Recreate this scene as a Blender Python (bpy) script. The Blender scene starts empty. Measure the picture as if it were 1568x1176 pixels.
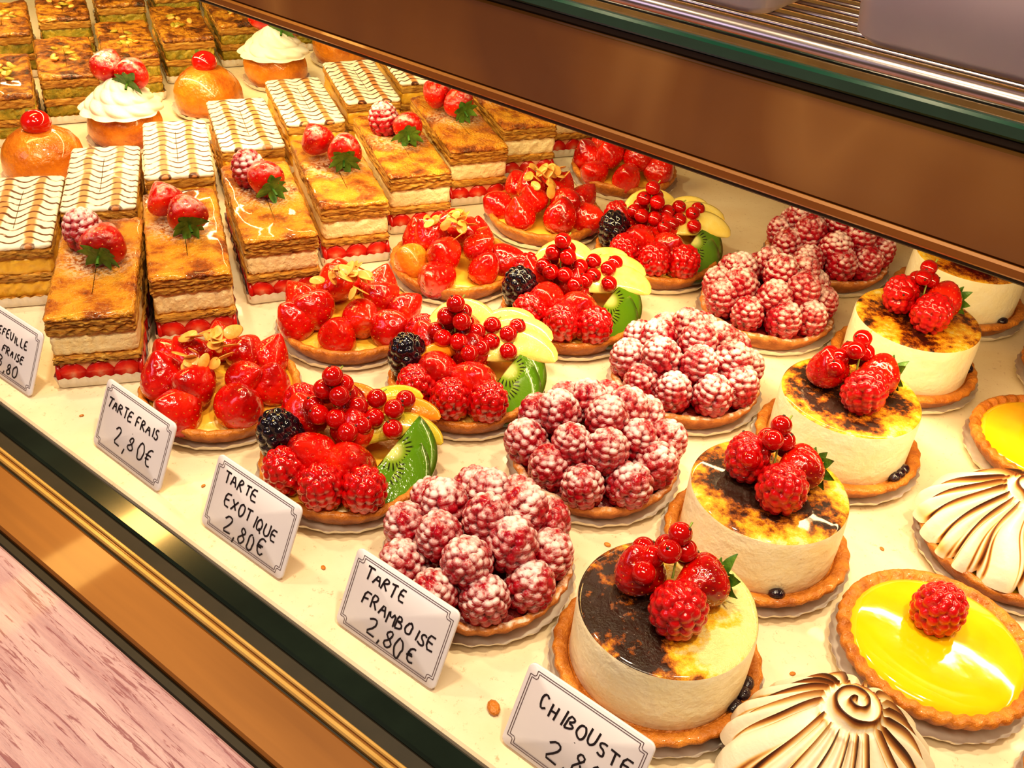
import bpy, math, random
import numpy as np
from mathutils import Vector, Matrix
random.seed(5); rg=np.random.RandomState(11)
PI=math.pi
sc=bpy.context.scene
try:
    sc.view_settings.view_transform='Standard'; sc.view_settings.exposure=0
    sc.view_settings.look='Medium High Contrast'
except Exception as e: print('look',e)

# ------------------------------------------------------------------ materials
class N:
    def __init__(s,name,rough=.5,coat=0,spec=.5,metal=0,sss=0,sssc=(1,.4,.2)):
        s.m=bpy.data.materials.new(name); s.m.use_nodes=True; s.t=s.m.node_tree; s.b=s.t.nodes['Principled BSDF']
        s.b.inputs['Roughness'].default_value=rough; s.b.inputs['Coat Weight'].default_value=coat
        s.b.inputs['Coat Roughness'].default_value=.05; s.b.inputs['Metallic'].default_value=metal
        s.b.inputs['Specular IOR Level'].default_value=spec
        if sss:
            s.b.inputs['Subsurface Weight'].default_value=sss; s.b.inputs['Subsurface Radius'].default_value=sssc
            s.b.inputs['Subsurface Scale'].default_value=.004
    def nd(s,t): return s.t.nodes.new(t)
    def put(s,sock,v):
        if hasattr(v,'is_linked') or hasattr(v,'links'): s.t.links.new(v,sock)
        elif isinstance(v,(tuple,list)) and len(v)==3 and len(sock.default_value)==4: sock.default_value=(*v,1)
        else: sock.default_value=v
    def attr(s,n,o='Fac'):
        a=s.nd('ShaderNodeAttribute'); a.attribute_name=n; return a.outputs[o]
    def lc(s,scl=(1,1,1),rot=(0,0,0)):
        m=s.nd('ShaderNodeMapping'); s.put(m.inputs['Vector'],s.attr('lc','Vector')); m.inputs['Scale'].default_value=scl
        m.inputs['Rotation'].default_value=rot; return m.outputs[0]
    def math(s,op,a,b=0.,c=0.,clamp=False):
        n=s.nd('ShaderNodeMath'); n.operation=op; n.use_clamp=clamp
        s.put(n.inputs[0],a); s.put(n.inputs[1],b); s.put(n.inputs[2],c); return n.outputs[0]
    def noise(s,scale,detail=3,rough=.55,scl=(1,1,1),rot=(0,0,0),dist=0.):
        n=s.nd('ShaderNodeTexNoise'); n.noise_dimensions='4D'; s.put(n.inputs['Vector'],s.lc(scl,rot))
        s.put(n.inputs['W'],s.math('MULTIPLY',s.attr('rnd'),13.)); n.inputs['Scale'].default_value=scale
        n.inputs['Detail'].default_value=detail; n.inputs['Roughness'].default_value=rough; n.inputs['Distortion'].default_value=dist
        return n.outputs['Fac']
    def ramp(s,f,st):
        n=s.nd('ShaderNodeValToRGB'); s.put(n.inputs[0],f); e=n.color_ramp.elements
        while len(e)<len(st): e.new(.5)
        for i,(p,c) in enumerate(st): e[i].position=p; e[i].color=(*c,1) if isinstance(c,tuple) else (c,c,c,1)
        return n.outputs[0]
    def mix(s,f,a,b):
        n=s.nd('ShaderNodeMix'); n.data_type='RGBA'; s.put(n.inputs[0],f); s.put(n.inputs[6],a); s.put(n.inputs[7],b); return n.outputs[2]
    def step(s,v,a,b,lo=0.,hi=1.):
        n=s.nd('ShaderNodeMapRange'); n.interpolation_type='SMOOTHSTEP'; s.put(n.inputs[0],v)
        n.inputs[1].default_value=a; n.inputs[2].default_value=b; n.inputs[3].default_value=lo; n.inputs[4].default_value=hi; return n.outputs[0]
    def sep(s,v):
        n=s.nd('ShaderNodeSeparateXYZ'); s.put(n.inputs[0],v); return n.outputs
    def nz(s):
        g=s.nd('ShaderNodeNewGeometry'); return s.sep(g.outputs['True Normal'])[2]
    def bump(s,h,d=.0005,st=1.):
        n=s.nd('ShaderNodeBump'); s.put(n.inputs['Height'],h); n.inputs['Distance'].default_value=d; n.inputs['Strength'].default_value=st
        s.t.links.new(n.outputs[0],s.b.inputs['Normal'])
    def col(s,c): s.put(s.b.inputs['Base Color'],c); return s
    def rad(s):
        x,y,z=s.sep(s.lc()); return s.math('SQRT',s.math('ADD',s.math('MULTIPLY',x,x),s.math('MULTIPLY',y,y)))
MT={}
def simple(name,c1,c2,scale=2.,rough=.5,coat=0.,bump=.0003,bs=8.,sss=0,metal=0,spec=.5,scl=(1,1,1)):
    n=N(name,rough,coat,spec,metal,sss); n.col(n.ramp(n.noise(scale,4,scl=scl),[(.3,c1),(.7,c2)]))
    if bump: n.bump(n.noise(bs,3,scl=scl),bump)
    MT[name]=n.m; return n
simple('pastry_crust',(.36,.10,.010),(.72,.28,.040),1.1,.45,.25,.0016,4)
n=N('sugared_crust',.6); c=n.ramp(n.noise(1.5,4),[(.3,(.36,.10,.02)),(.7,(.70,.29,.07))])
n.col(n.mix(n.math('MULTIPLY',n.step(n.nz(),.3,.95),n.step(n.noise(2.5,5),.42,.66)),c,(.85,.66,.56))); n.bump(n.noise(7),.0008); MT['sugared_crust']=n.m
n=N('flaky_pastry',.55,.15); f=n.noise(1.7,6,.68,scl=(.6,.6,5)); n.col(n.ramp(f,[(.28,(.20,.05,.006)),(.40,(.60,.23,.025)),(.54,(.88,.46,.07)),(.74,(.95,.66,.20))])); n.bump(f,.004); MT['flaky_pastry']=n.m
n=N('caramel_top',.30,.5); f=n.noise(.6,7,.66); g=n.noise(5,4,.6); x,y,z=n.sep(n.lc())
c=n.ramp(f,[(.34,(.14,.026,.003)),(.43,(.46,.12,.010)),(.53,(.82,.34,.022)),(.70,(.94,.50,.05))])
d2=n.math('ADD',n.math('MULTIPLY',x,x),n.math('POWER',n.math('SUBTRACT',y,.6),2.)); nearb=n.step(d2,8.,1.)
c=n.mix(n.math('MULTIPLY',n.math('MULTIPLY',nearb,n.step(g,.42,.58)),.8),c,(.93,.74,.55))
n.col(n.mix(n.math('MULTIPLY',n.step(g,.56,.66),.3),c,(.98,.74,.34))); n.bump(n.math('ADD',n.math('MULTIPLY',g,.8),f),.0042); MT['caramel_top']=n.m
simple('custard_cream',(.90,.70,.36),(.95,.82,.50),1.5,.45,.1,.0014,3)
simple('custard_yellow',(.84,.46,.04),(.92,.58,.08),1.5,.3,.4,.0003,4)
simple('strawberry_cream',(.75,.30,.16),(.88,.56,.32),2,.4,.2,.0005,4)
simple('raspberry_jam',(.22,.008,.01),(.40,.03,.02),2,.3,.4,.001,4)
n=N('feathered_icing',.45,.1)
x,y,z=n.sep(n.lc()); w=n.math('MULTIPLY',n.math('SUBTRACT',n.noise(.6,2),.5),.6)
ph=n.math('MULTIPLY',n.math('ADD',x,w),2*PI/2.1); ch=n.math('MULTIPLY',n.math('COSINE',ph),.38)
ln=n.math('COSINE',n.math('MULTIPLY',n.math('ADD',n.math('ADD',y,ch),n.math('MULTIPLY',w,.9)),2*PI/.92))
brk=n.step(n.noise(1.3,2),.25,.5)
lines=n.math('MULTIPLY',n.step(ln,.62,.88),brk)
tan=n.step(n.math('COSINE',n.math('ADD',ph,PI)),.40,.9)
c=n.mix(n.math('MULTIPLY',tan,.9),(.90,.82,.68),(.62,.22,.04)); n.col(n.mix(n.math('MULTIPLY',lines,.97),c,(.09,.018,.004))); n.bump(n.noise(1.2),.0008); MT['feathered_icing']=n.m
n=N('paper',.8); n.col(n.ramp(n.noise(2),[(.3,(.80,.74,.66)),(.7,(.9,.86,.80))])); MT['paper']=n.m
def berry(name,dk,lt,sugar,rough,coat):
    n=N(name,rough,coat,.5,0,.0,(1,.2,.15)); c=n.mix(n.attr('fx'),dk,lt)  # creases between drupelets tinted darker, shade put into the colour
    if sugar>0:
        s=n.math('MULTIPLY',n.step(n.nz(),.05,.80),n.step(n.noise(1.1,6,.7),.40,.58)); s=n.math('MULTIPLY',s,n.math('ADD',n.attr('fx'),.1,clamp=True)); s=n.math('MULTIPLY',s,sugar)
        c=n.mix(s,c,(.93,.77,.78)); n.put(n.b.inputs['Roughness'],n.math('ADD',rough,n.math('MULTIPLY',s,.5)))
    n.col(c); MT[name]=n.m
berry('raspberry_sugared',(.12,.0005,.006),(.42,.003,.018),.95,.25,.3)
berry('raspberry_fresh',(.22,.001,.003),(.60,.005,.008),.0,.25,.7)
berry('raspberry_glazed',(.20,.001,.002),(.58,.002,.003),0,.12,1.)
berry('blackberry',(.001,.001,.003),(.008,.004,.012),0,.12,1.)
for nm,sg,ro,co in(('strawberry_glazed',0,.12,1.),('strawberry_sugared',.45,.3,.4)):
    n=N(nm,ro,co); c=n.ramp(n.noise(.6,4),[(.32,(.26,.0015,.001)),(.50,(.60,.005,.002)),(.66,(.82,.03,.004)),(.80,(.90,.12,.016))])
    if sg: c=n.mix(n.math('MULTIPLY',n.math('MULTIPLY',n.step(n.nz(),.2,.95),n.step(n.noise(1.6,4),.42,.6)),sg),c,(.92,.72,.66))
    n.col(c); n.bump(n.noise(4),.0006); MT[nm]=n.m
simple('strawberry_orange',(.85,.13,.01),(.92,.34,.03),.8,.2,.9)
simple('seed',(.65,.16,.02),(.75,.28,.04),1,.4,.3,0)
n=N('strawberry_cut',.25,.6); r=n.math('ADD',n.rad(),n.math('MULTIPLY',n.math('SUBTRACT',n.noise(4),.5),.3)); n.col(n.ramp(r,[(0,(.9,.42,.25)),(.25,(.80,.10,.04)),(.5,(.66,.02,.01)),(.85,(.5,.005,.003))])); MT['strawberry_cut']=n.m
simple('currant',(.34,.0005,.001),(.60,.002,.001),1,.08,1.,0)
simple('dark_tip',(.05,.02,.01),(.1,.04,.02),1,.5,0,0)
simple('leaf_green',(.03,.12,.012),(.13,.28,.03),2,.45,.2,.0004,6)
simple('stem_green',(.25,.38,.06),(.4,.5,.1),2,.4,.2,0)
n=N('kiwi',.12,1.); r=n.rad(); x,y,z=n.sep(n.lc()); an=n.math('ARCTAN2',y,x)
ray=n.math('COSINE',n.math('MULTIPLY',an,26.)); c=n.ramp(n.math('DIVIDE',r,2.2),[(.12,(.66,.66,.24)),(.26,(.24,.36,.03)),(.45,(.12,.26,.010)),(.86,(.09,.23,.006)),(.95,(.05,.12,.004)),(1,(.05,.08,.01))])
sd=n.math('MULTIPLY',n.step(ray,.2,.6),n.math('MULTIPLY',n.step(r,.58,.70),n.step(r,1.08,.92))); n.col(n.mix(n.math('MULTIPLY',sd,.92),c,(.008,.008,.004))); n.bump(n.noise(5),.0003); MT['kiwi']=n.m
simple('mango',(.88,.44,.02),(.92,.54,.05),1,.12,1.)
simple('papaya',(.84,.20,.01),(.90,.36,.02),1,.12,1.)
simple('apple_slice',(.92,.68,.12),(.94,.82,.30),1,.12,1.)
simple('melon',(.42,.44,.03),(.78,.48,.06),.8,.12,1.)
simple('almond',(.74,.30,.04),(.90,.54,.15),1.5,.35,.3,.0002)
simple('chibouste_cream',(.95,.86,.58),(.97,.91,.72),1.,.45,.1,.0010,1.8)
n=N('burnt_cream',.20,.8); r=n.rad(); f=n.noise(.45,6,.62); fx=n.attr('fx')
x,y,z=n.sep(n.lc()); side=n.math('MULTIPLY',n.math('MULTIPLY',n.math('ADD',x,.3),fx),-.18)
v=n.math('ADD',n.math('SUBTRACT',n.math('MULTIPLY',f,2.5),n.math('MULTIPLY',r,.13)),side)
v=n.math('SUBTRACT',v,n.math('ADD',n.math('MULTIPLY',fx,.12),.18))
g=n.noise(2.2,5,.7); v=n.math('ADD',v,n.math('MULTIPLY',n.math('SUBTRACT',g,.5),1.2))
n.col(n.ramp(v,[(.22,(.93,.78,.34)),(.40,(.93,.60,.04)),(.60,(.82,.36,.016)),(.76,(.34,.09,.006)),(.92,(.025,.007,.003))])); n.bump(n.math('ADD',f,g),.0020); MT['burnt_cream']=n.m
simple('blueberry_filling',(.006,.004,.012),(.03,.006,.02),2,.2,.7,.001,3)
simple('lemon_curd',(.88,.47,.003),(.94,.60,.010),.4,.10,1.,.0003,.6)
n=N('toasted_meringue',.5,.1); n.col(n.ramp(n.attr('fx'),[(.12,(.93,.85,.68)),(.30,(.84,.52,.18)),(.55,(.34,.10,.015)),(.82,(.06,.015,.005))])); n.bump(n.noise(3),.0003); MT['toasted_meringue']=n.m
simple('whipped_cream',(.88,.80,.62),(.93,.87,.74),1,.4,.1,.0003,4)
simple('baba_glaze',(.42,.09,.008),(.80,.30,.025),.6,.25,.6,.0020,2)
simple('cherry',(.50,.003,.002),(.70,.012,.005),1,.12,1.,0)
n=N('nut_caramel',.3,.5); f=n.noise(.8,6,.68); n.col(n.ramp(f,[(.36,(.03,.012,.004)),(.46,(.22,.06,.006)),(.56,(.60,.25,.020)),(.72,(.88,.50,.055))])); n.bump(n.noise(2.5,5),.005); MT['nut_caramel']=n.m
simple('pistachio_cream',(.20,.19,.012),(.58,.40,.04),1.5,.5,.1,.002,3)
simple('tag_white',(.76,.73,.82),(.82,.79,.86),.3,.35,.2,0)
simple('tag_line',(.12,.08,.1),(.14,.1,.12),1,.6,0,0)
simple('ink',(.012,.008,.015),(.02,.015,.02),1,.5,0,0)
simple('cinnamon',(.35,.12,.03),(.6,.26,.07),2,.5,0,.001,3)
n=N('speckled_tray',.35,.2); c=n.ramp(n.noise(.25,4),[(.3,(.74,.60,.42)),(.7,(.84,.73,.56))]); n.col(n.mix(n.math('MULTIPLY',n.step(n.noise(3,6,.75),.57,.68),.55),c,(.40,.22,.11))); n.bump(n.noise(4),.0001); MT['speckled_tray']=n.m
n=N('pink_limed_wood',.5,.1)
f=n.noise(.7,5,.62,scl=(.10,1.4,1),rot=(0,0,-.15),dist=.8); g=n.noise(2.,5,.7,scl=(.13,2.0,1),rot=(0,0,-.15),dist=.8)
c=n.ramp(f,[(.3,(.40,.23,.28)),(.5,(.51,.33,.38)),(.7,(.60,.42,.46))]); n.col(n.mix(n.math('MULTIPLY',n.step(g,.53,.60),.85),c,(.22,.07,.10))); n.bump(g,.0008); MT['pink_limed_wood']=n.m
n=N('bronze_trim',.4,.2,metal=.2); n.col(n.ramp(n.noise(.3,3,scl=(.2,3,3)),[(.3,(.18,.066,.009)),(.7,(.25,.10,.016))])); MT['bronze_trim']=n.m
n=N('fascia_bronze',.22,.6,metal=.1); f=n.noise(.07,3,.5,scl=(1.,.1,.35),dist=.3)
n.col(n.ramp(f,[(.36,(.12,.048,.007)),(.48,(.18,.078,.011)),(.56,(.27,.14,.035)),(.64,(.17,.07,.012))])); MT['fascia_bronze']=n.m  # lighter noise bands are blurred reflections painted into the bronze
simple('gold_trim',(.42,.24,.06),(.52,.33,.11),.5,.4,.1,0,metal=.3)
simple('dark_green_glass',(.006,.012,.010),(.012,.022,.017),.3,.12,.6,0)
simple('green_glass_edge',(.002,.040,.026),(.006,.06,.04),.3,.12,.6,0)
simple('dark_gap',(.012,.009,.005),(.02,.014,.008),1,.6,0,0)
simple('chrome',(.45,.38,.38),(.55,.48,.48),.2,.25,0,0,metal=1)
simple('mauve_plastic',(.50,.42,.52),(.58,.50,.58),.2,.45,.1,0)
simple('back_panel_mat',(.16,.08,.03),(.22,.12,.05),.3,.5,.1,0)
n=N('clear_glass',.05); t=n.nd('ShaderNodeBsdfTransparent'); t.inputs[0].default_value=(.9,.96,.92,1); mx=n.nd('ShaderNodeMixShader'); mx.inputs[0].default_value=.06
g=n.nd('ShaderNodeBsdfGlossy'); g.inputs['Roughness'].default_value=.05; out=[q for q in n.t.nodes if q.type=='OUTPUT_MATERIAL'][0]
n.t.links.new(t.outputs[0],mx.inputs[1]); n.t.links.new(g.outputs[0],mx.inputs[2]); n.t.links.new(mx.outputs[0],out.inputs[0]); MT['clear_glass']=n.m

# ------------------------------------------------------------------ mesh builder (cm)
def T(x=0,y=0,z=0,rx=0,ry=0,rz=0,s=1):
    M=Matrix.Translation((x,y,z))@Matrix.Rotation(math.radians(rz),4,'Z')@Matrix.Rotation(math.radians(ry),4,'Y')@Matrix.Rotation(math.radians(rx),4,'X')
    if isinstance(s,tuple): M=M@Matrix.Diagonal((*s,1))
    else: M=M@Matrix.Scale(s,4)
    return M
def sgrid(P,wrap=True):
    nv,nu=P.shape[:2]; i=np.arange(nv*nu).reshape(nv,nu)
    if wrap: r=np.roll(i,-1,1); q=(i[:-1],r[:-1],r[1:],i[1:])
    else: q=(i[:-1,:-1],i[:-1,1:],i[1:,1:],i[1:,:-1])
    return P.reshape(-1,3),np.stack(q,-1).reshape(-1,4)
class MB:
    def __init__(s): s.V=[];s.F=[];s.MI=[];s.L=[];s.X=[];s.R=[];s.S=[];s.n=0;s.mats=[]
    def add(s,g,mat,M=None,fx=0.,smooth=True,rnd=None):
        V,F=g[0],g[1]
        if len(g)>2: fx=g[2]
        s.L.append(V); W=V
        if M is not None: A=np.array(M); W=V@A[:3,:3].T+A[:3,3]
        s.V.append(W); s.F.append(F+s.n); s.n+=len(V)
        if mat not in s.mats: s.mats.append(mat)
        s.MI.append(np.full(len(F),s.mats.index(mat))); s.S.append(np.full(len(F),smooth))
        s.X.append(np.broadcast_to(np.asarray(fx,float),(len(V),))); s.R.append(np.full(len(V),rg.rand() if rnd is None else rnd))
    def obj(s,name,x=0,y=0,z=0,yaw=0,rot=None):
        V=np.concatenate(s.V)*.01; F=np.concatenate(s.F); me=bpy.data.meshes.new(name+'_mesh')
        me.vertices.add(len(V)); me.vertices.foreach_set('co',V.astype(np.float32).ravel())
        me.loops.add(len(F)*4); me.loops.foreach_set('vertex_index',F.astype(np.int32).ravel())
        me.polygons.add(len(F)); me.polygons.foreach_set('loop_start',(np.arange(len(F))*4).astype(np.int32))
        try: me.polygons.foreach_set('loop_total',np.full(len(F),4,np.int32))
        except Exception: pass
        me.polygons.foreach_set('material_index',np.concatenate(s.MI).astype(np.int32))
        me.update(calc_edges=True)
        me.polygons.foreach_set('use_smooth',np.concatenate(s.S))
        for m in s.mats: me.materials.append(MT[m])
        me.attributes.new('lc','FLOAT_VECTOR','POINT').data.foreach_set('vector',np.concatenate(s.L).astype(np.float32).ravel())
        me.attributes.new('fx','FLOAT','POINT').data.foreach_set('value',np.concatenate(s.X).astype(np.float32))
        me.attributes.new('rnd','FLOAT','POINT').data.foreach_set('value',np.concatenate(s.R).astype(np.float32))
        o=bpy.data.objects.new(name,me); sc.collection.objects.link(o); o.location=(x,y,z)
        o.rotation_euler=rot if rot else (0,0,math.radians(yaw)); return o
def sn(a,b,seed):
    r=np.random.RandomState(seed); o=0
    for k in range(5):
        o=o+np.sin(a*r.uniform(.5,2.6)+b*r.uniform(-2,2)+r.uniform(0,6.28))
    return o/3.
def lathe(prof,nu=72,fn=None):
    th=np.linspace(0,2*PI,nu,endpoint=False); pr=np.array(prof,float)
    r=pr[:,0:1]+0*th; z=pr[:,1:2]+0*th; t=th[None,:]+0*r
    if fn: r,z=fn(r,z,t)
    return sgrid(np.stack([r*np.cos(t),r*np.sin(t),z],-1))
def ell(a,b,c,nu=20,nv=12):
    s=np.linspace(.02,PI-.02,nv)[:,None]; th=np.linspace(0,2*PI,nu,endpoint=False)[None,:]
    return sgrid(np.stack([a*np.sin(s)*np.cos(th),b*np.sin(s)*np.sin(th),-c*np.cos(s)+0*th],-1))
def rrect(w,l,r,n=5,sub=10):
    pts=[]
    cs=[(w/2-r,-l/2+r,-90),(w/2-r,l/2-r,0),(-w/2+r,l/2-r,90),(-w/2+r,-l/2+r,180)]
    for i,(cx,cy,a) in enumerate(cs):
        arc=[(cx+r*math.cos(math.radians(a+90*k/n)),cy+r*math.sin(math.radians(a+90*k/n))) for k in range(n+1)]
        pts+=arc; c2=cs[(i+1)%4]; a2=math.radians(c2[2]); nx=(c2[0]+r*math.cos(a2),c2[1]+r*math.sin(a2)); e=arc[-1]
        pts+=[(e[0]+(nx[0]-e[0])*k/sub,e[1]+(nx[1]-e[1])*k/sub) for k in range(1,sub)]
    return np.array(pts)
def rings(out,rs,c=(0,0)):
    c=np.array(c); d=out-c; P=[]
    for s,z in rs: 
        q=c+d*s; P.append(np.column_stack([q,np.full(len(q),z)]))
    return sgrid(np.array(P))
def block(w,l,z0,z1,bev=.12,r=.3,jit=0.,seed=0,nm=3,topz=0.):
    o=rrect(w,l,r,4,22); rs=[(-w/2+.02,z0),(-bev,z0),(0,z0+bev)]+[(0,z0+bev+(z1-z0-2*bev)*k/(nm+1)) for k in range(1,nm+1)]+[(0,z1-bev),(-bev,z1),(-bev-.3,z1),(-w*.2,z1),(-w*.33,z1),(-w/2+.02,z1)]
    P=[]; ar=np.linspace(0,2*PI,len(o),endpoint=False)
    for k,(d,z) in enumerate(rs):
        fx=(w/2+d)/(w/2); fy=(l/2+d)/(l/2); q=o*np.array([fx,fy])
        if jit and d>-.4:
            nrm=q/np.linalg.norm(q,axis=1)[:,None]; q=q+nrm*(jit*sn(ar*14,np.full_like(ar,k*2.3),seed))[:,None]
        zz=np.full(len(q),z)
        if topz and z>=z1-1e-6: zz=zz+topz*sn(q[:,0]*1.2,q[:,1]*1.1,seed+3)
        P.append(np.column_stack([q,zz]))
    return sgrid(np.array(P))
def box(x0,x1,y0,y1,z0,z1):
    o=np.array([(x1,y0),(x1,y1),(x0,y1),(x0,y0)]); c=((x0+x1)/2,(y0+y1)/2)
    b=min(.12,(z1-z0)*.25,(y1-y0)*.25)
    P=[]
    for d,z in((None,z0),(b,z0),(0,z0+b),(0,z1-b),(b,z1),(None,z1)):
        if d is None: q=np.array(c)+(o-np.array(c))*.001
        else: q=np.array([(x1-d,y0+d),(x1-d,y1-d),(x0+d,y1-d),(x0+d,y0+d)])
        P.append(np.column_stack([q,np.full(4,z)]))
    return sgrid(np.array(P))
def tube(path,ra,rb,nu=12):
    p=np.array(path,float); n=len(p); t=np.gradient(p,axis=0); t/=np.linalg.norm(t,axis=1)[:,None]
    up=np.array([0,0,1.]); 
    if abs(t[n//2][2])>.9: up=np.array([0,1.,0])
    sd=np.cross(t,up); sd/=np.linalg.norm(sd,axis=1)[:,None]; u2=np.cross(sd,t)
    ra=np.broadcast_to(np.asarray(ra,float),(n,)); rb=np.broadcast_to(np.asarray(rb,float),(n,)); th=np.linspace(0,2*PI,nu,endpoint=False)
    P=p[:,None,:]+sd[:,None,:]*(ra[:,None]*np.cos(th))[:,:,None]+u2[:,None,:]*(rb[:,None]*np.sin(th))[:,:,None]
    return sgrid(P)

def g_berry(w,h,dr,seed,nu=84,nv=46):
    r_=np.random.RandomState(seed); s=np.clip(np.linspace(0,PI,nv),.0006,PI-.0006)[:,None]; th=np.linspace(0,2*PI,nu,endpoint=False)[None,:]
    def base(s,th):
        k=(1-np.cos(s))/2; r=(w-dr*.75)*np.sin(s)**.7*(1-.20*k); return np.stack([r*np.cos(th),r*np.sin(th),h*.04+(h*.92)*k+0*th],-1)
    P=base(s,th).reshape(-1,3); C=[]
    rows=int(h*1.35/(dr*1.5))
    for i in range(rows+1):
        si=.35+(PI-.38)*i/rows; rr=base(np.array(si),np.array(0.))[0]; m=max(1,int(round(2*PI*rr/(dr*1.75)))); o=r_.rand()*6.28
        for j in range(m): C.append(base(np.array(min(si+r_.normal(0,.03),PI-.001)),np.array(o+2*PI*j/m+r_.normal(0,.04))))
    C=np.array(C); D=np.sqrt(((P[:,None,:]-C[None,:,:])**2).sum(-1)).min(1)
    b=np.sqrt(np.maximum(dr*dr-D*D,0)); nn=np.stack([P[:,0]/w**2,P[:,1]/w**2,(P[:,2]-h/2)/(h/2)**2],-1); nn/=np.linalg.norm(nn,axis=1)[:,None]
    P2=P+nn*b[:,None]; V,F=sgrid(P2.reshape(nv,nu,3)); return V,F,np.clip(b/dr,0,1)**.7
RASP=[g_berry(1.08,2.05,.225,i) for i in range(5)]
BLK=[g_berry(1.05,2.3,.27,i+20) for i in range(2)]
def g_straw(L,R,seed):
    nv,nu=46,60; s=np.linspace(.004,.996,nv); ex=(.70,.62,.74,.66)[seed%4]; e2=(.62,.78,.58,.70)[seed%4]; prof=lambda s:R*np.sin(PI*s**ex)**e2*(1-.10*s)
    r=prof(s); th=np.linspace(0,2*PI,nu,endpoint=False)
    P=np.stack([r[:,None]*np.cos(th),r[:,None]*np.sin(th),(L*s)[:,None]+0*th],-1); r_=np.random.RandomState(seed)
    lump=1+.04*np.sin(3*th+seed)[None,:]+.04*np.sin(P[...,2]*2+2*th[None,:]+seed); P[...,0]*=lump; P[...,1]*=lump; P[...,0]*=1+.08*math.sin(seed*2.+1); P[0,:,:2]*=.02; P[-1,:,:2]*=.02; C=[]
    for i in range(8):
        si=.1+.82*i/8; ri=float(prof(np.array(si))); m=max(3,int(2*PI*ri/.62)); o=(i%2)*PI/m
        for j in range(m):
            a=o+2*PI*j/m+r_.normal(0,.05); C.append((ri*math.cos(a),ri*math.sin(a),L*si))
    V=P.reshape(-1,3); C=np.array(C); idx=((V[None]-C[:,None])**2).sum(-1).argmin(1); C=V[idx].copy()
    D=np.sqrt(((V[:,None]-C[None])**2).sum(-1)).min(1)
    nn=V-np.array([0,0,L*.45]); nn/=np.linalg.norm(nn,axis=1)[:,None]; V=V-nn*(.05*np.exp(-(D/.1)**2))[:,None]
    G=sgrid(V.reshape(nv,nu,3)); sv=[];sf=[];k=0; e,f=ell(.032,.032,.055,6,5)
    for c in C:
        sv.append(e+c*.975); sf.append(f+k); k+=len(e)
    return G,(np.concatenate(sv),np.concatenate(sf))
STR=[g_straw(2.5,1.22,i) for i in range(8)]
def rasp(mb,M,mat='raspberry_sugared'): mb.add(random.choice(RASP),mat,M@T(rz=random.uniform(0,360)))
def calyx(mb,M,R=1.0):
    for i in range(9):
        a=i*40+random.uniform(-12,12); L=R*random.uniform(.85,1.25); n=7; u=np.linspace(0,1,n); w=.30*np.sin(PI*np.clip(u*.85+.12,0,1))
        lift=-.35*u+.75*u**2*random.uniform(.2,1.2); zz=-lift
        P=np.stack([np.stack([u*L+.05,-w,zz],-1),np.stack([u*L+.05,0*w,zz-.06],-1),np.stack([u*L+.05,w,zz],-1)],1)
        mb.add(sgrid(P,False),'leaf_green',M@T(0,0,-.02,rz=a))
    mb.add(tube([(0,0,.1),(.03,0,-.3),(.1,0,-.6)],.09,.09,8),'leaf_green',M)
def straw(mb,M,mat='strawberry_glazed',cal=False):
    g=random.choice(STR); mb.add(g[0],mat,M); mb.add(g[1],'seed',M)
    if cal: calyx(mb,M)
CUR=ell(.52,.52,.50,26,16); TIP=ell(.08,.08,.07,8,5)
def currants(mb,pts,M=T()):
    for p in pts:
        mb.add(CUR,'currant',M@T(*p)); a=random.uniform(0,360); t=random.uniform(20,100)
        mb.add(TIP,'dark_tip',M@T(*p)@T(rz=a)@T(ry=t)@T(0,0,.50))
    q=sorted(pts,key=lambda p:p[2]); top=q[-1]
    mb.add(tube([(0,0,q[0][2]),(top[0]*.5,top[1]*.5,top[2]-.2),(top[0]+.5,top[1]+.2,top[2]+.45)],.05,.05,6),'stem_green',M)
CL=[(-.85,.1,.45),(-.35,.85,.45),(.6,.7,.45),(.9,-.2,.45),(.1,-.85,.45),(-.6,-.6,.5),(-.4,.15,1.3),(.4,.45,1.3),(.25,-.4,1.35),(0,.05,2.1)]
def cup(mb,R):
    fl=lambda r,z,t:(r+np.where(z>.12,.08*np.sin(38*t)*(z),0),z+np.where(z>.2,.05*np.sin(19*t+1),0))
    mb.add(lathe([(.02,.04),(R-.7,.04),(R-.3,.10),(R-.05,.35),(R+.10,.62)],228,fl),'paper')
def shell(mb,R=4.75,h=1.45,mat='pastry_crust',fill='custard_yellow',flute=30,fa=.05,fz=-.35,seed=0,rim=.38):
    fn=lambda r,z,t:(r+np.where((z>.4)&(r>R-.5),fa*np.sin(flute*t)+.05*sn(t*3,0,seed)*1.,0),z+np.where(z>.9,.07*sn(np.cos(t)*3,np.sin(t)*3,seed+1),0))
    mb.add(lathe([(.02,.1),(R-.95,.1),(R-.75,.16),(R-.4,.55),(R-.12,1.0),(R,h-.2),(R-.05,h-.04),(R-.2,h+.03),(R-rim,h),(R-rim-.12,h-.2),(R-rim-.14,h-.45)],120,fn),mat)
    mb.add(lathe([(R-rim-.12,h+fz-.15),(R-rim-.14,h+fz),(R*.6,h+fz+.1),(R*.3,h+fz+.12),(.02,h+fz+.12)],60),fill)

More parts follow.
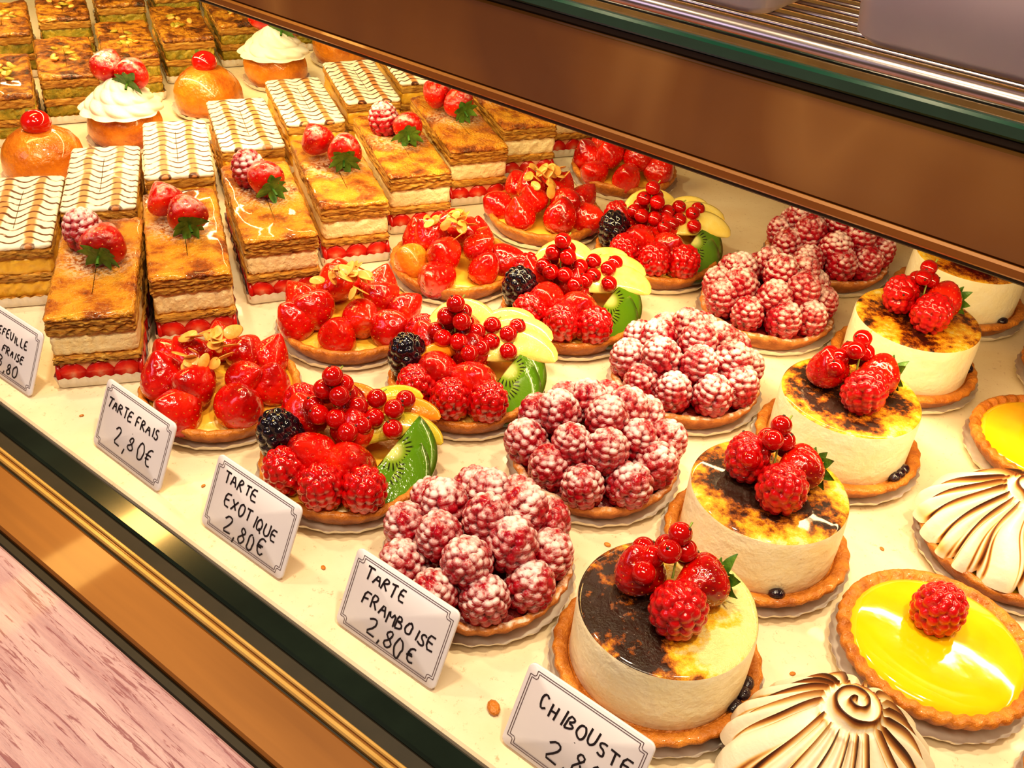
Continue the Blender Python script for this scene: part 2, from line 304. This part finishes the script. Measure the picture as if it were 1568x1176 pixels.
YAW=45
def raspberry_tart(x,y):
    mb=MB(); k=random.randint(0,99); cup(mb,4.72); shell(mb,4.62,1.4,'sugared_crust','raspberry_jam',seed=k); o=random.uniform(0,36)
    for i in range(10):
        a=math.radians(o+36*i+random.uniform(-3,3)); r=3.25+random.uniform(-.1,.12)
        rasp(mb,T(r*math.cos(a),r*math.sin(a),1.1+random.uniform(-.1,.15))@T(rz=math.degrees(a))@T(ry=random.uniform(5,26))@T(s=random.uniform(1.1,1.22)))
    for i in range(6):
        a=math.radians(o+60*i+random.uniform(-6,6)); r=1.85+random.uniform(-.1,.1)
        rasp(mb,T(r*math.cos(a),r*math.sin(a),2.1+random.uniform(-.15,.3))@T(rz=math.degrees(a))@T(ry=random.uniform(5,30))@T(s=random.uniform(1.1,1.24)))
    rasp(mb,T(.3,-.1,2.9,rx=8,s=1.15)); mb.obj('raspberry_tart',x,y,0,YAW+random.uniform(-15,15))
def strawberry_tart(x,y,k):
    mb=MB(); cup(mb,4.65); shell(mb,4.58,1.45,seed=k); o=random.uniform(0,50); n=7
    for i in range(n):
        a=math.radians(o+360/n*i+random.uniform(-4,4)); r=2.75
        mt='strawberry_orange' if (k==2 and i==int((205-o)/51.4)%n) else 'strawberry_glazed'
        straw(mb,T(r*math.cos(a),r*math.sin(a),1.0)@T(rz=math.degrees(a))@T(ry=random.uniform(10,60),rx=random.uniform(-15,15))@T(rz=random.uniform(0,90),s=random.uniform(1.02,1.22)),mt)
    for i in range(4):
        a=math.radians(o+20+90*i); r=1.25
        straw(mb,T(r*math.cos(a),r*math.sin(a),1.9)@T(rz=math.degrees(a))@T(ry=random.uniform(10,75))@T(s=random.uniform(.95,1.1)))
    fo=rings(np.array([(.66*math.cos(t)*(1+.15*math.cos(t)),.42*math.sin(t)) for t in np.linspace(0,2*PI,16,endpoint=False)]),[(.01,0),(.9,0),(1,.03),(.9,.06),(.01,.06)])
    for i in range(24):
        a=random.uniform(0,2*PI); r=random.uniform(0,2.1)
        mb.add(fo,'almond',T(r*math.cos(a),r*math.sin(a)+.1,4.45-.30*r+random.uniform(-.1,.4),random.uniform(-50,50),random.uniform(-50,50),random.uniform(0,360),s=random.uniform(.7,1.05)))
    mb.obj('strawberry_tart',x,y,0,YAW)
def wedge(L,w,h,bend=.9,n=20):
    u=np.linspace(-1,1,n); a=u*bend; R=L/(2*math.sin(bend)); tp=np.sqrt(np.clip(1-u**2*.98,0,1))**1.1+.02
    return tube(np.stack([R*np.sin(a),R*(np.cos(a)-1),0*u],-1),w*tp,h*tp,14)
def exotic_tart(x,y,k):
    mb=MB(); cup(mb,4.72); shell(mb,4.62,1.45,seed=k+40)
    mb.add(BLK[k%2],'blackberry',T(-3.1,.5,1.35,rx=6,ry=-12,s=1.25))
    for p in((-2.6,-1.6,1.2,15,-20),(-1.1,-2.85,1.2,22,-5),(.75,-3.1,1.15,22,8)): rasp(mb,T(p[0],p[1],p[2],p[3],p[4],s=1.2),'raspberry_glazed')
    straw(mb,T(.1,-1.3,1.6,rx=35,ry=10,s=1.1)); straw(mb,T(-1.5,-.5,1.7,rx=30,ry=-25,s=1.12)); straw(mb,T(-1.8,2.1,1.4,rx=-12,ry=-20,s=1.05)); straw(mb,T(.4,.6,1.7,s=1.)); rasp(mb,T(-2.2,3.0,1.2,-20,-10,s=1.15),'raspberry_glazed'); straw(mb,T(.3,2.6,1.4,rx=-12,ry=0,s=1.05))
    hc=np.array([(2.2*math.cos(t),2.2*math.sin(t)) for t in np.linspace(0,PI,40)]+[(2.2*q,0) for q in np.linspace(-1,1,12)[1:-1]])
    kg=rings(hc,[(.01,0),(.96,0),(1,.06),(1,.42),(.96,.50),(.6,.52),(.01,.52)],(0,.9))
    mb.add(kg,'kiwi',T(1.75,-1.45,1.75)@T(rx=30,ry=14)@T(rz=-140,s=1.18)); mb.add(kg,'kiwi',T(2.2,-.65,2.2)@T(rx=32,ry=20)@T(rz=-118,s=1.18))
    w=.80 if k==0 else 1.12; dz=0 if k==0 else .35; dx=0 if k==0 else .35
    mb.add(wedge(4.4,w,.42),'melon' if k==0 else 'apple_slice',T(2.9+dx,.85,2.8+dz)@T(rx=30)@T(rz=0,ry=6)); mb.add(wedge(4.6,w,.42),'papaya' if k==0 else 'apple_slice',T(2.6+dx,2.1,2.9+dz)@T(rx=28)@T(rz=14,ry=4))
    mb.add(wedge(4.2,w*.9,.40),'mango' if k==0 else 'apple_slice',T(1.9+dx,3.0,2.8+dz)@T(rx=32)@T(rz=30)); mb.add(wedge(4.0,w,.42),'strawberry_orange' if k==0 else 'apple_slice',T(-.1,3.5,2.8+dz*2)@T(rx=50)@T(rz=8))
    if k==1: mb.add(wedge(2.8,.7,.55),'papaya',T(-2.0,.2,2.9)@T(rx=20)@T(rz=40))
    currants(mb,[(a*1.2,b*1.2,c*1.08) for a,b,c in CL],T(-.6,1.5,3.2)@T(s=1.08)); currants(mb,[(.9,.1,.6),(1.7,-.35,.2),(1.1,-.8,.1),(2.7,-.1,.55),(2.6,-1.1,.05),(1.85,.6,.7),(3.3,.7,.5),(.4,-1.3,.1)],T(-.3,1.0,3.3)@T(s=1.06))
    mb.obj('exotic_fruit_tart',x,y,0,YAW)
def chibouste(x,y,k):
    mb=MB(); cup(mb,4.72); shell(mb,4.65,1.3,fill='pastry_crust',fz=-.2,seed=k+70,rim=.55)
    R=3.90; fn=lambda r,z,t:(r+.03*sn(t*2,z*2,k),z)
    mb.add(lathe([(R-.1,.9),(R,1.2),(R+.02,2.2),(R,3.4),(R-.02,4.2),(R-.06,4.36)],96,fn),'chibouste_cream')
    mb.add(lathe([(R-.06,4.34),(R-.14,4.42),(R-.4,4.44),(R*.7,4.43),(R*.35,4.42),(.02,4.42)],72,lambda r,z,t:(r+.03*sn(t*2,z*2,k),z+.02*sn(r*np.cos(t)*2,r*np.sin(t)*2,k))),'burnt_cream',fx=1.0 if k==0 else .1,rnd=[.31,.77,.12,.55,.9][k])
    for a in {0:(-38,-30,-50,5),1:(-95,),2:(-55,-48,-62),3:(-20,-14),4:(-70,)}[k]: mb.add(ell(.42,.3,.28,12,8),'blueberry_filling',T(4.05*math.cos(math.radians(a)),4.05*math.sin(math.radians(a)),1.35,rz=a+90))
    ml='raspberry_fresh'
    rasp(mb,T(.0,-.75,4.4,22,-2,s=1.2),ml); straw(mb,T(2.35,.5,5.3)@T(rz=15)@T(ry=-78)@T(s=.98),'strawberry_glazed',True)
    if k in(1,3): rasp(mb,T(-.8,1.0,4.4,-5,-10,s=1.1),ml)
    else: straw(mb,T(-.9,1.1,4.4,-5,-15,s=.95))
    currants(mb,[(-.8,.7,1.7),(-.1,1.1,1.9),(.6,.7,2.),(-.3,.2,2.5),(.3,1.5,1.2),(1.0,1.2,1.1),(-.9,1.6,1.3),(.3,.9,2.8),(-1.3,.0,1.5)],T(.1,.4,4.5))
    mb.obj('chibouste_tart',x,y,0,YAW)
def lemon_tart(x,y,k):
    mb=MB(); cup(mb,4.5); R=4.4; h=1.7
    fn=lambda r,z,t:(r+np.where((z>.4)&(r>R-.6),.10*np.abs(np.sin(18*t)),0),z+np.where(z>1.,.06*np.cos(36*t),0))
    mb.add(lathe([(.02,.1),(R-1.2,.1),(R-.95,.2),(R-.5,.7),(R-.15,1.2),(R,h-.25),(R-.05,h-.04),(R-.22,h+.03),(R-.45,h-.02),(R-.6,h-.2)],216,fn),'pastry_crust')
    mb.add(lathe([(R-.5,h-.28),(R-.62,h-.1),(R-.9,h),(R*.6,h+.08),(R*.3,h+.1),(.02,h+.1)],72,lambda r,z,t:(r,z+.03*sn(r*np.cos(t)*.8,r*np.sin(t)*.8,k))),'lemon_curd')
    rasp(mb,T(.15,1.2,h-.05,14,0,s=1.18),'raspberry_fresh'); mb.obj('lemon_tart',x,y,0,YAW)
def meringue_tart(x,y,yaw,k,H=3.0,RS=4.45,RM=3.95):
    mb=MB(); cup(mb,RS+.05); shell(mb,RS,1.4,seed=k+90,fill='lemon_curd')
    nr,nt=150,1100; u=np.linspace(1,.004,nr)[:,None]; t=np.linspace(0,2*PI,nt,endpoint=False)[None,:]; n=19
    tw=t+.10*np.sin(3*t+k)+.04*np.sin(7*t+2*k)
    ph=n*tw/2+.8*(1-u)**1.3+.34*np.sin(u*9+t*2); sa=np.abs(np.sin(ph)); R=RM*(1+.18*sa**.7*np.clip(u*2-.8,0,1))*(1+.05*np.sin(2*t+k))
    r=u*R; env=np.clip((u-.26)/.10,0,1)*np.clip((1.02-u)/.05,0,1)
    z=1.3+H*np.clip(1-u**2.0,0,1)**.8+env*(.62*np.exp(-(sa/.26)**2)+.30*sa**2)+.12*sn(t*3,u*5,k)*env
    sp=.5+.5*np.cos(t-2*PI*r/.52); ce=1-np.clip((u-.24)/.12,0,1); z=z+ce*(.50*sp**2+.25)
    th2=np.exp(-((sa-.55)/.10)**2)*.60*np.clip(sn(t*4,u*4,k+8)+.3,0,1)
    fx=env*(np.exp(-(sa/.25)**2)*(.85+.35*sn(t*5,u*3,k))+th2+.35*np.clip((u-.86)/.12,0,1)*np.clip(sn(t*6,u,k+4),0,1))+ce*sp**4*.95+.12*sn(t*3,u*6,k+5)
    V,F=sgrid(np.stack([r*np.cos(t),r*np.sin(t),z+0*t],-1)); mb.add((V,F,np.clip(fx+0*t,0,1).ravel()),'toasted_meringue')
    mb.obj('meringue_tart',x,y,0,yaw)
def mf_paper(mb,w,l):
    o=rrect(w+.1,l+.2,.4,5,30); k=np.arange(len(o)); P=[]
    for s,z,a in((.01,.03,0),(.97,.03,0),(1.0,.1,0),(1.015,.5,.06),(1.03,.85,.1)):
        q=o*s; nn=q/np.maximum(np.linalg.norm(q,axis=1),1e-6)[:,None]; q=q+nn*(a*np.sin(k*1.57))[:,None]; P.append(np.column_stack([q,np.full(len(q),z)]))
    mb.add(sgrid(np.array(P)),'paper')
def strawberry_millefeuille(x,y,yaw,k):
    mb=MB(); w,l=4.9,12.2; mf_paper(mb,w,l)
    mb.add(block(w-.35,l-.3,.1,1.6,.1,.3,.05,k),'strawberry_cream')
    sl=rings(np.array([(.85*math.sin(t)*(1-.12*math.cos(t)),.78*math.cos(t)) for t in np.linspace(2*PI,0,24,endpoint=False)]),[(.01,0),(.95,0),(1,.06),(1,.2),(.94,.26),(.01,.27)])
    for i in range(3): mb.add(sl,'strawberry_cut',T(-1.55+1.55*i,-l/2+.28,.85,rx=90,rz=random.uniform(-6,6)))
    for i in range(8):
        for sgn in(1,-1): mb.add(sl,'strawberry_cut',T(sgn*(w/2-.28),-l/2+.7+1.54*i,.85)@T(rz=90*sgn)@T(rx=90))
    mb.add(block(w,l,1.6,2.15,.12,.25,.13,k+1),'flaky_pastry'); mb.add(block(w-.15,l-.15,2.1,3.6,.25,.3,.09,k+2),'custard_cream')
    mb.add(block(w+.05,l,3.55,4.1,.12,.25,.13,k+3,3),'flaky_pastry');mb.add(block(w-.02,l-.05,4.05,4.55,.12,.25,.13,k+5,3),'flaky_pastry'); mb.add(block(w,l-.05,4.45,4.85,.16,.3,.10,k+4,1,.10),'caramel_top')
    dy=-.3+random.uniform(-.4,.5)
    if k%2: rasp(mb,T(-.6,dy+2.3,4.75,-5,-8,s=1.22))
    else: straw(mb,T(-.7,dy+1.5,5.75)@T(rz=random.uniform(0,40))@T(rx=-60)@T(s=1.0),'strawberry_sugared')
    straw(mb,T(.35,dy-.9,5.85)@T(rz=random.uniform(-20,15))@T(rx=-72)@T(rz=random.uniform(0,90),s=1.08),'strawberry_sugared',True)
    mb.obj('strawberry_millefeuille',x,y,0,yaw)
def iced_millefeuille(x,y,yaw,k):
    mb=MB(); w,l=4.9,10.6; mf_paper(mb,w,l)
    z=.1
    for i,(h,m) in enumerate(((.6,'flaky_pastry'),(1.1,'custard_yellow'),(.55,'flaky_pastry'),(1.1,'custard_yellow'),(.65,'flaky_pastry'))):
        mb.add(block(w-(0 if i%2==0 else .2),l-(0 if i%2==0 else .2),z-.03,z+h+.03,.12,.25,.12,k+i),m); z+=h
    mb.add(block(w+.02,l,z-.02,z+.38,.14,.35,.04,k+9,1,.03),'feathered_icing'); mb.obj('iced_millefeuille',x,y,0,yaw)
def nut_slice(x,y,yaw,k):
    mb=MB(); w,l=4.9,11.; mf_paper(mb,w,l); z=.1
    a,b,c=('flaky_pastry','pistachio_cream','nut_caramel')
    for i,(h,m) in enumerate(((.6,a),(1.,b),(.6,a),(1.,b),(.7,a))): mb.add(block(w-(i%2)*.2,l-(i%2)*.2,z-.03,z+h+.03,.12,.25,.14,k+i),m); z+=h
    mb.add(block(w,l,z-.02,z+.4,.14,.3,.10,k+9,1,.12),c)
    for i in range(9): mb.add(ell(.5,.3,.16,10,7),'almond' if i%2 else 'pistachio_cream',T(random.uniform(-1.1,1.1),random.uniform(-1.9,2.2),z+.45,random.uniform(-25,25),random.uniform(-25,25),random.uniform(0,180)))
    mb.obj('pistachio_caramel_slice',x,y,0,yaw)
def cream_swirl(mb,M,R=2.5,H=2.6):
    nr,nt=60,120; u=np.linspace(0,1,nr)[:,None]; t=np.linspace(0,2*PI,nt,endpoint=False)[None,:]
    sp=(u*3.2+t/(2*PI))%1.; rr=R*np.clip(1-u*.93,.02,1)**.75
    r=rr*(1+.10*np.abs(np.cos(5*t+7*u))+.10*np.sin(PI*sp)); z=H*u+0*t
    mb.add(sgrid(np.stack([r*np.cos(t),r*np.sin(t),z],-1)),'whipped_cream',M)
def baba(x,y,cream,k):
    mb=MB(); cup(mb,3.3)
    mb.add(lathe([(.02,.1),(2.4,.1),(2.9,.5),(3.15,1.3),(3.1,2.2),(2.9,2.8),(2.4,3.5),(1.7,4.0),(.9,4.25),(.02,4.3)],64,lambda r,z,t:(r*(1+.03*sn(t*2,z,k)),z+.06*sn(r*np.cos(t),r*np.sin(t),k))),'baba_glaze')
    if cream:
        cream_swirl(mb,T(0,0,3.2),3.1,2.6); straw(mb,T(.9,-.9,5.6)@T(rz=-15)@T(rx=-65)@T(s=1.15),'strawberry_sugared',True); straw(mb,T(-1.3,.3,5.4,rx=-40,ry=20,s=1.15),'strawberry_sugared'); mb.obj('cream_baba_cake',x,y,0,YAW)
    else:
        mb.add(ell(1.15,1.15,1.,28,18),'cherry',T(0,0,4.7)); calyx(mb,T(-.4,.8,4.7,rx=-120),.7); mb.obj('glazed_baba_cake',x,y,0,YAW)

for i,y in enumerate((.278,.376,.480,.590,.702)): chibouste(-.106,y,i)
for i,y in enumerate((.270,.372,.473,.587,.690)): raspberry_tart(-.203,y)
for i,y in enumerate((.279,.378,.487,.602)): exotic_tart(-.301,y,i)
for i,y in enumerate((.276,.379,.484,.594,.712)): strawberry_tart(-.401,y,i)
lemon_tart(-.010,.365,1); lemon_tart(-.008,.560,2); lemon_tart(-.004,.660,3)
meringue_tart(-.023,.269,60,1,4.3,3.85,3.7); meringue_tart(-.004,.462,20,2,3.1)
for i,(x,y,a) in enumerate(((-.515,.278,52),(-.514,.342,56),(-.513,.411,58),(-.514,.480,58),(-.515,.550,58),(-.514,.619,58),(-.515,.688,58),(-.515,.757,58))): strawberry_millefeuille(x,y,a,i*11+3)
for i,(x,y,a) in enumerate(((-.620,.288,53),(-.628,.357,53),(-.634,.426,55),(-.638,.495,58),(-.643,.565,59),(-.645,.636,58),(-.646,.706,58))): iced_millefeuille(x,y,a,i*11+7)
for i,(x,y,c) in enumerate(((-.740,.374,0),(-.758,.462,1),(-.768,.558,0),(-.784,.655,1),(-.787,.75,0),(-.728,.285,0))): baba(x,y,c,i)
for i,(x,y) in enumerate(((-.855,.348),(-.863,.414),(-.872,.482),(-.880,.552),(-.888,.622),(-.891,.692),(-.893,.762))): nut_slice(x,y,61,i*11+9)
for i,(x,y) in enumerate(((-1.005,.43),(-1.01,.50),(-1.018,.57),(-1.024,.64),(-1.024,.71),(-1.024,.78))): nut_slice(x,y,61,i*11+2)
mb=MB(); cup(mb,4.5); shell(mb,4.45,1.45,seed=5,fill='custard_yellow')
for i in range(9): mb.add(wedge(3.6,.6,.4),'papaya' if i%2 else 'mango',T(2.4*math.cos(i*.7),2.4*math.sin(i*.7),1.8,rz=i*40+60))
for i in range(3): mb.add(tube([(-2.6,0,0),(0,0,.1),(2.6,0,0)],.3,.3,12),'cinnamon',T(-1.8+i*.5,.6,2.5+i*.15,rz=60+35*i))
straw(mb,T(-2.6,-1.8,1.6,rx=30)); mb.obj('spiced_fruit_tart',.083,.332,0,YAW)
mb=MB()
for (x,y,s) in ((-14.8,21.5,.42),(-30,21.8,.2),(-16.5,33,.2),(-15.6,32.4,.12),(-5.6,31.8,.16),(-25,43,.2),(-5.4,42.4,.15),(-35.2,22.3,.14),(-26.2,22.4,.16),(-15.2,54,.2),(-25,66,.25),(-14,22.8,.1),(-7,21,.12),(-45,21.5,.14)):
    mb.add(ell(s,s*.7,s*.35,9,6),'pastry_crust',T(x,y,s*.33,rz=random.uniform(0,180)))
mb.obj('pastry_crumbs')

# ------------------------------------------------------------------ price tags
F={'T':[[(0,6),(4,6)],[(2,6),(1.9,0)]],'A':[[(0,0),(2,6),(4,0)],[(.8,2.2),(3.4,2.4)]],'R':[[(.2,0),(.2,6),(3,5.7),(3.3,4.2),(.3,3)],[(1,3),(3.7,0)]],
'E':[[(3.5,6),(.2,5.8),(0,0),(3.6,.1)],[(0,3),(3,3.1)]],'F':[[(.1,0),(.2,6),(3.6,6)],[(.1,3),(3,3.1)]],'I':[[(1.6,6),(1.5,0)]],
'S':[[(3.5,5.3),(2,6),(.5,5.1),(.8,3.6),(3,2.6),(3.3,1),(1.8,0),(0,.7)]],'X':[[(0,6),(3.8,0)],[(3.8,6),(0,0)]],
'O':[[(2+1.9*math.cos(t),3+2.9*math.sin(t)) for t in np.linspace(1.5,7.9,14)]],'U':[[(0,6),(.1,1.5),(1.2,0),(2.8,.2),(3.6,1.6),(3.7,6)]],
'M':[[(0,0),(.4,6),(2.2,2.2),(4,6),(4.4,0)]],'B':[[(.2,0),(.2,6),(2.6,5.6),(2.8,4),(.3,3.1),(3.4,2.6),(3.4,.6),(.2,0)]],'H':[[(.2,6),(.2,0)],[(3.7,6),(3.6,0)],[(.2,3),(3.7,3.1)]],
'C':[[(3.6,5.2),(2,6),(.4,4.6),(.1,2),(1.2,.2),(3.6,.7)]],'L':[[(.3,6),(.2,0),(3.4,.1)]],'2':[[(.1,4.8),(1.5,6),(3.2,5),(2.8,3.2),(0,.1),(3.9,.2)]],
'3':[[(.2,5.6),(2,6),(3,4.8),(1.4,3.3),(3.3,2.2),(2.6,.3),(.2,.4)]],',':[[(1.4,.6),(.9,-1.2)]],'8':[[(2,3.2),(.5,4.4),(1.8,6),(3.3,4.8),(2,3.2),(.2,1.5),(1.9,0),(3.7,1.5),(2,3.2)]],
'0':[[(1.9+1.6*math.cos(t),3+3*math.sin(t)) for t in np.linspace(1.5,7.9,14)]],'e':[[(3.6,5.4),(2.2,6),(.8,4.6),(.8,1.6),(2.2,.1),(3.6,.7)],[(0,3.6),(2.8,3.7)],[(0,2.5),(2.6,2.6)]]}
F['Q']=F['O']+[[(2.4,1.4),(4,-.8)]]
def stroke(mb,pts,wd,z,mat):
    p=np.array(pts,float)
    if len(p)>2:
        q=[p[0]]
        for a,b in zip(p[:-1],p[1:]): q+=[a*.75+b*.25,a*.25+b*.75]
        q.append(p[-1]); p=np.array(q)
    d=np.gradient(p,axis=0); d/=np.maximum(np.linalg.norm(d,axis=1),1e-6)[:,None]; nn=np.stack([-d[:,1],d[:,0]],-1)*wd/2
    P=np.stack([np.column_stack([p-nn,np.full(len(p),z)]),np.column_stack([p+nn,np.full(len(p),z)])],1); g=sgrid(P,False); mb.add((g[0],g[1][:,::-1]),mat)
def write(mb,txt,x,y,h,z,xend=2.55):
    k=h/6; tot=sum(2.5 if c==' ' else (2.6 if c in 'I,' else 5.0) for c in txt)*k; kx=k*min(1.,(xend-x)/tot)
    for c in txt:
        if c==' ': x+=2.5*kx; continue
        dy=random.uniform(-.7,.7); sl=random.uniform(.0,.3); sx=random.uniform(.85,1.02); sy=random.uniform(.85,1.12)
        for s in F[c]: stroke(mb,[(x+(a*sx+b*sl*.5+random.uniform(-.35,.35))*kx,y+(b*sy+dy+a*random.uniform(-.05,.12)+random.uniform(-.3,.3))*k) for a,b in s],.095,z,'ink')
        x+=(2.6 if c in "I," else random.uniform(4.7,5.3))*kx; y+=random.uniform(-.05,.03)
def tag(xl,lines,dr=0):
    mb=MB(); W,H=6.0,3.95; o=rrect(W,H,.3,5,3)
    mb.add(rings(o,[(.01,-.16),(.98,-.16),(1,-.12),(1,-.03),(.985,0),(.01,0)]),'tag_white',T(0,H/2,0))
    for i,ins in enumerate((.20,.30)):
        a,b=W/2-ins,H-ins; c=.28
        for s in([(-a+c,ins),(a-c,ins)],[(a,ins+c),(a,b-c)],[(a-c,b),(-a+c,b)],[(-a,b-c),(-a,ins+c)],[(-a,ins+c),(-a+c,ins+c),(-a+c,ins)],[(a,ins+c),(a-c,ins+c),(a-c,ins)],[(a,b-c),(a-c,b-c),(a-c,b)],[(-a,b-c),(-a+c,b-c),(-a+c,b)]):
            stroke(mb,s,.035,.012,'tag_line')
    for t,x,y,h in lines: write(mb,t,x,y,h,.016)
    mb.add(box(-2.2,2.2,0,.7,-.02,.10),'clear_glass',T(0,0.08,-.15)@T(rx=-64.8))
    mb.obj('price_tag',xl+.03,.204,.0015,rot=(math.radians(64.8),0,math.radians(dr)))
tag(-.5445,[('MILLEFEUILLE',-2.6,2.5,.5),('FRAISE',-.4,1.6,.5),('3,80',-.6,.5,.75)],1)
tag(-.4235,[('TARTE FRAIS',-2.5,2.55,.55),('2,80e',-1.4,.85,.95)],-1)
tag(-.3300,[('TARTE',-2.2,2.75,.6),('EXOTIQUE',-1.8,1.65,.62),('2,80e',-1.5,.45,.85)],0)
tag(-.2330,[('TARTE',-2.2,2.75,.6),('FRAMBOISE',-1.9,1.65,.62),('2,80e',-1.3,.45,.85)],.5)
tag(-.1360,[('CHIBOUSTE',-2.0,2.3,.66),('2,80e',-1.0,.7,.95)],-.5)

# ------------------------------------------------------------------ display case
def bx(name,parts):
    mb=MB()
    for g,m in parts: mb.add(g,m,smooth=False,rnd=.3)
    return mb.obj(name)
bx('display_tray',[(box(-190,70,19.3,95,-1.2,0),'speckled_tray')])
bx('wooden_counter',[(box(-190,90,-45,13.2,-3,0),'pink_limed_wood')])
bx('trim_front',[(box(-190,90,13.2,13.75,-3,-.15),'dark_gap'),(box(-190,90,13.75,16.3,-3,.1),'bronze_trim'),(box(-190,90,16.3,16.45,-3,-.1),'dark_gap'),(box(-190,90,16.45,16.75,-3,.12),'gold_trim'),(box(-190,90,16.75,16.85,-3,.0),'bronze_trim'),(box(-190,90,16.85,17.05,-3,.12),'gold_trim'),(box(-190,90,17.05,18.0,-3,-.3),'dark_gap'),(box(-190,90,18.0,19.3,-3,-.25),'dark_green_glass')])
bx('upper_shelf_fascia',[(box(-190,90,45.1,47,15.2,15.6),'dark_gap'),(box(-190,90,44.85,47,15.5,16.1),'bronze_trim'),(box(-190,90,45,47,16.1,20.9),'fascia_bronze'),(box(-190,90,45.1,47,20.9,21.4),'dark_gap')])
bx('glass_shelf',[(box(-190,90,44.8,45.3,21.4,22.1),'green_glass_edge'),(box(-190,90,45.3,78,21.6,22.1),'clear_glass')])
mb=MB(); P=np.linspace(-190,90,12)
mb.add(tube([(a,45.6,22.75) for a in P],.42,.42,16),'chrome')
for i in range(7): mb.add(tube([(a,47.5+i*1.6,22.4) for a in P],.14,.14,8),'chrome')
mb.obj('chrome_shelf_rail')
def bin_(x0,x1):
    mb=MB(); o=rrect(x1-x0,20,1.2,6,4); mb.add(rings(o,[(.01,0),(.93,0),(.96,.4),(1.0,6),(1.02,9.5),(1.04,9.6),(1.04,9.9),(1.0,9.9),(.98,9.5),(.93,.5),(.01,.4)]),'mauve_plastic'); return mb.obj('plastic_storage_bin',(x0+x1)/200,.585,.2256)
bin_(-16.9,16); bin_(-37,-20.4)
bx('wall_back',[(box(-190,90,95,97,-3,60),'back_panel_mat')]); bx('wall_left',[(box(-192,-190,-45,97,-3,60),'back_panel_mat')])

# ------------------------------------------------------------------ lights
def area(name,loc,tgt,sx,sy,p,c):
    l=bpy.data.lights.new(name,'AREA'); l.shape='RECTANGLE'; l.size=sx; l.size_y=sy; l.energy=p; l.color=c
    o=bpy.data.objects.new(name,l); sc.collection.objects.link(o); o.location=loc; o.rotation_euler=(Vector(tgt)-Vector(loc)).to_track_quat('-Z','Y').to_euler()
for i,(x,p) in enumerate(((-.75,2.8),(-.3,4.5),(.12,5.0))): area('added_key_spot',(x,.28,1.0),(x,.42,0),.06,.06,p,(1,.81,.52))  # small key lights added for crisp highlights and shadows
area('front_fill_light',(-.05,-.30,1.05),(-.2,.4,0),.6,.2,4.8,(1,.83,.59))  # added fill from the viewer's side, brightens front faces and counter
area('case_lamp_left',(-.95,.45,.62),(-.75,.45,0),.5,.06,2.9,(1,.58,.16))
area('shelf_strip_lamp',(-.4,.49,.148),(-.4,.52,0),1.5,.012,2.2,(1,.74,.38))
area('shop_lamp',(-.8,-.6,.7),(-.4,.05,0),.4,.4,1.3,(.86,.74,1))
w=bpy.data.worlds.new('World'); sc.world=w; w.use_nodes=True; w.node_tree.nodes['Background'].inputs[0].default_value=(1,.68,.42,1); w.node_tree.nodes['Background'].inputs[1].default_value=.11

# ------------------------------------------------------------------ camera
cd=bpy.data.cameras.new('camera'); cam=bpy.data.objects.new('camera',cd); sc.collection.objects.link(cam); sc.camera=cam
cd.sensor_width=36; cd.lens=36*1516/1568; cd.clip_start=.01
r=Vector((.7882,.6122,.0630)).normalized(); f=Vector((-.4655,.6601,-.5896)); f=(f-r*f.dot(r)).normalized(); u=r.cross(f)
M=Matrix((r,u,-f)).transposed().to_4x4(); M.translation=(0,0,.364); cam.matrix_world=M
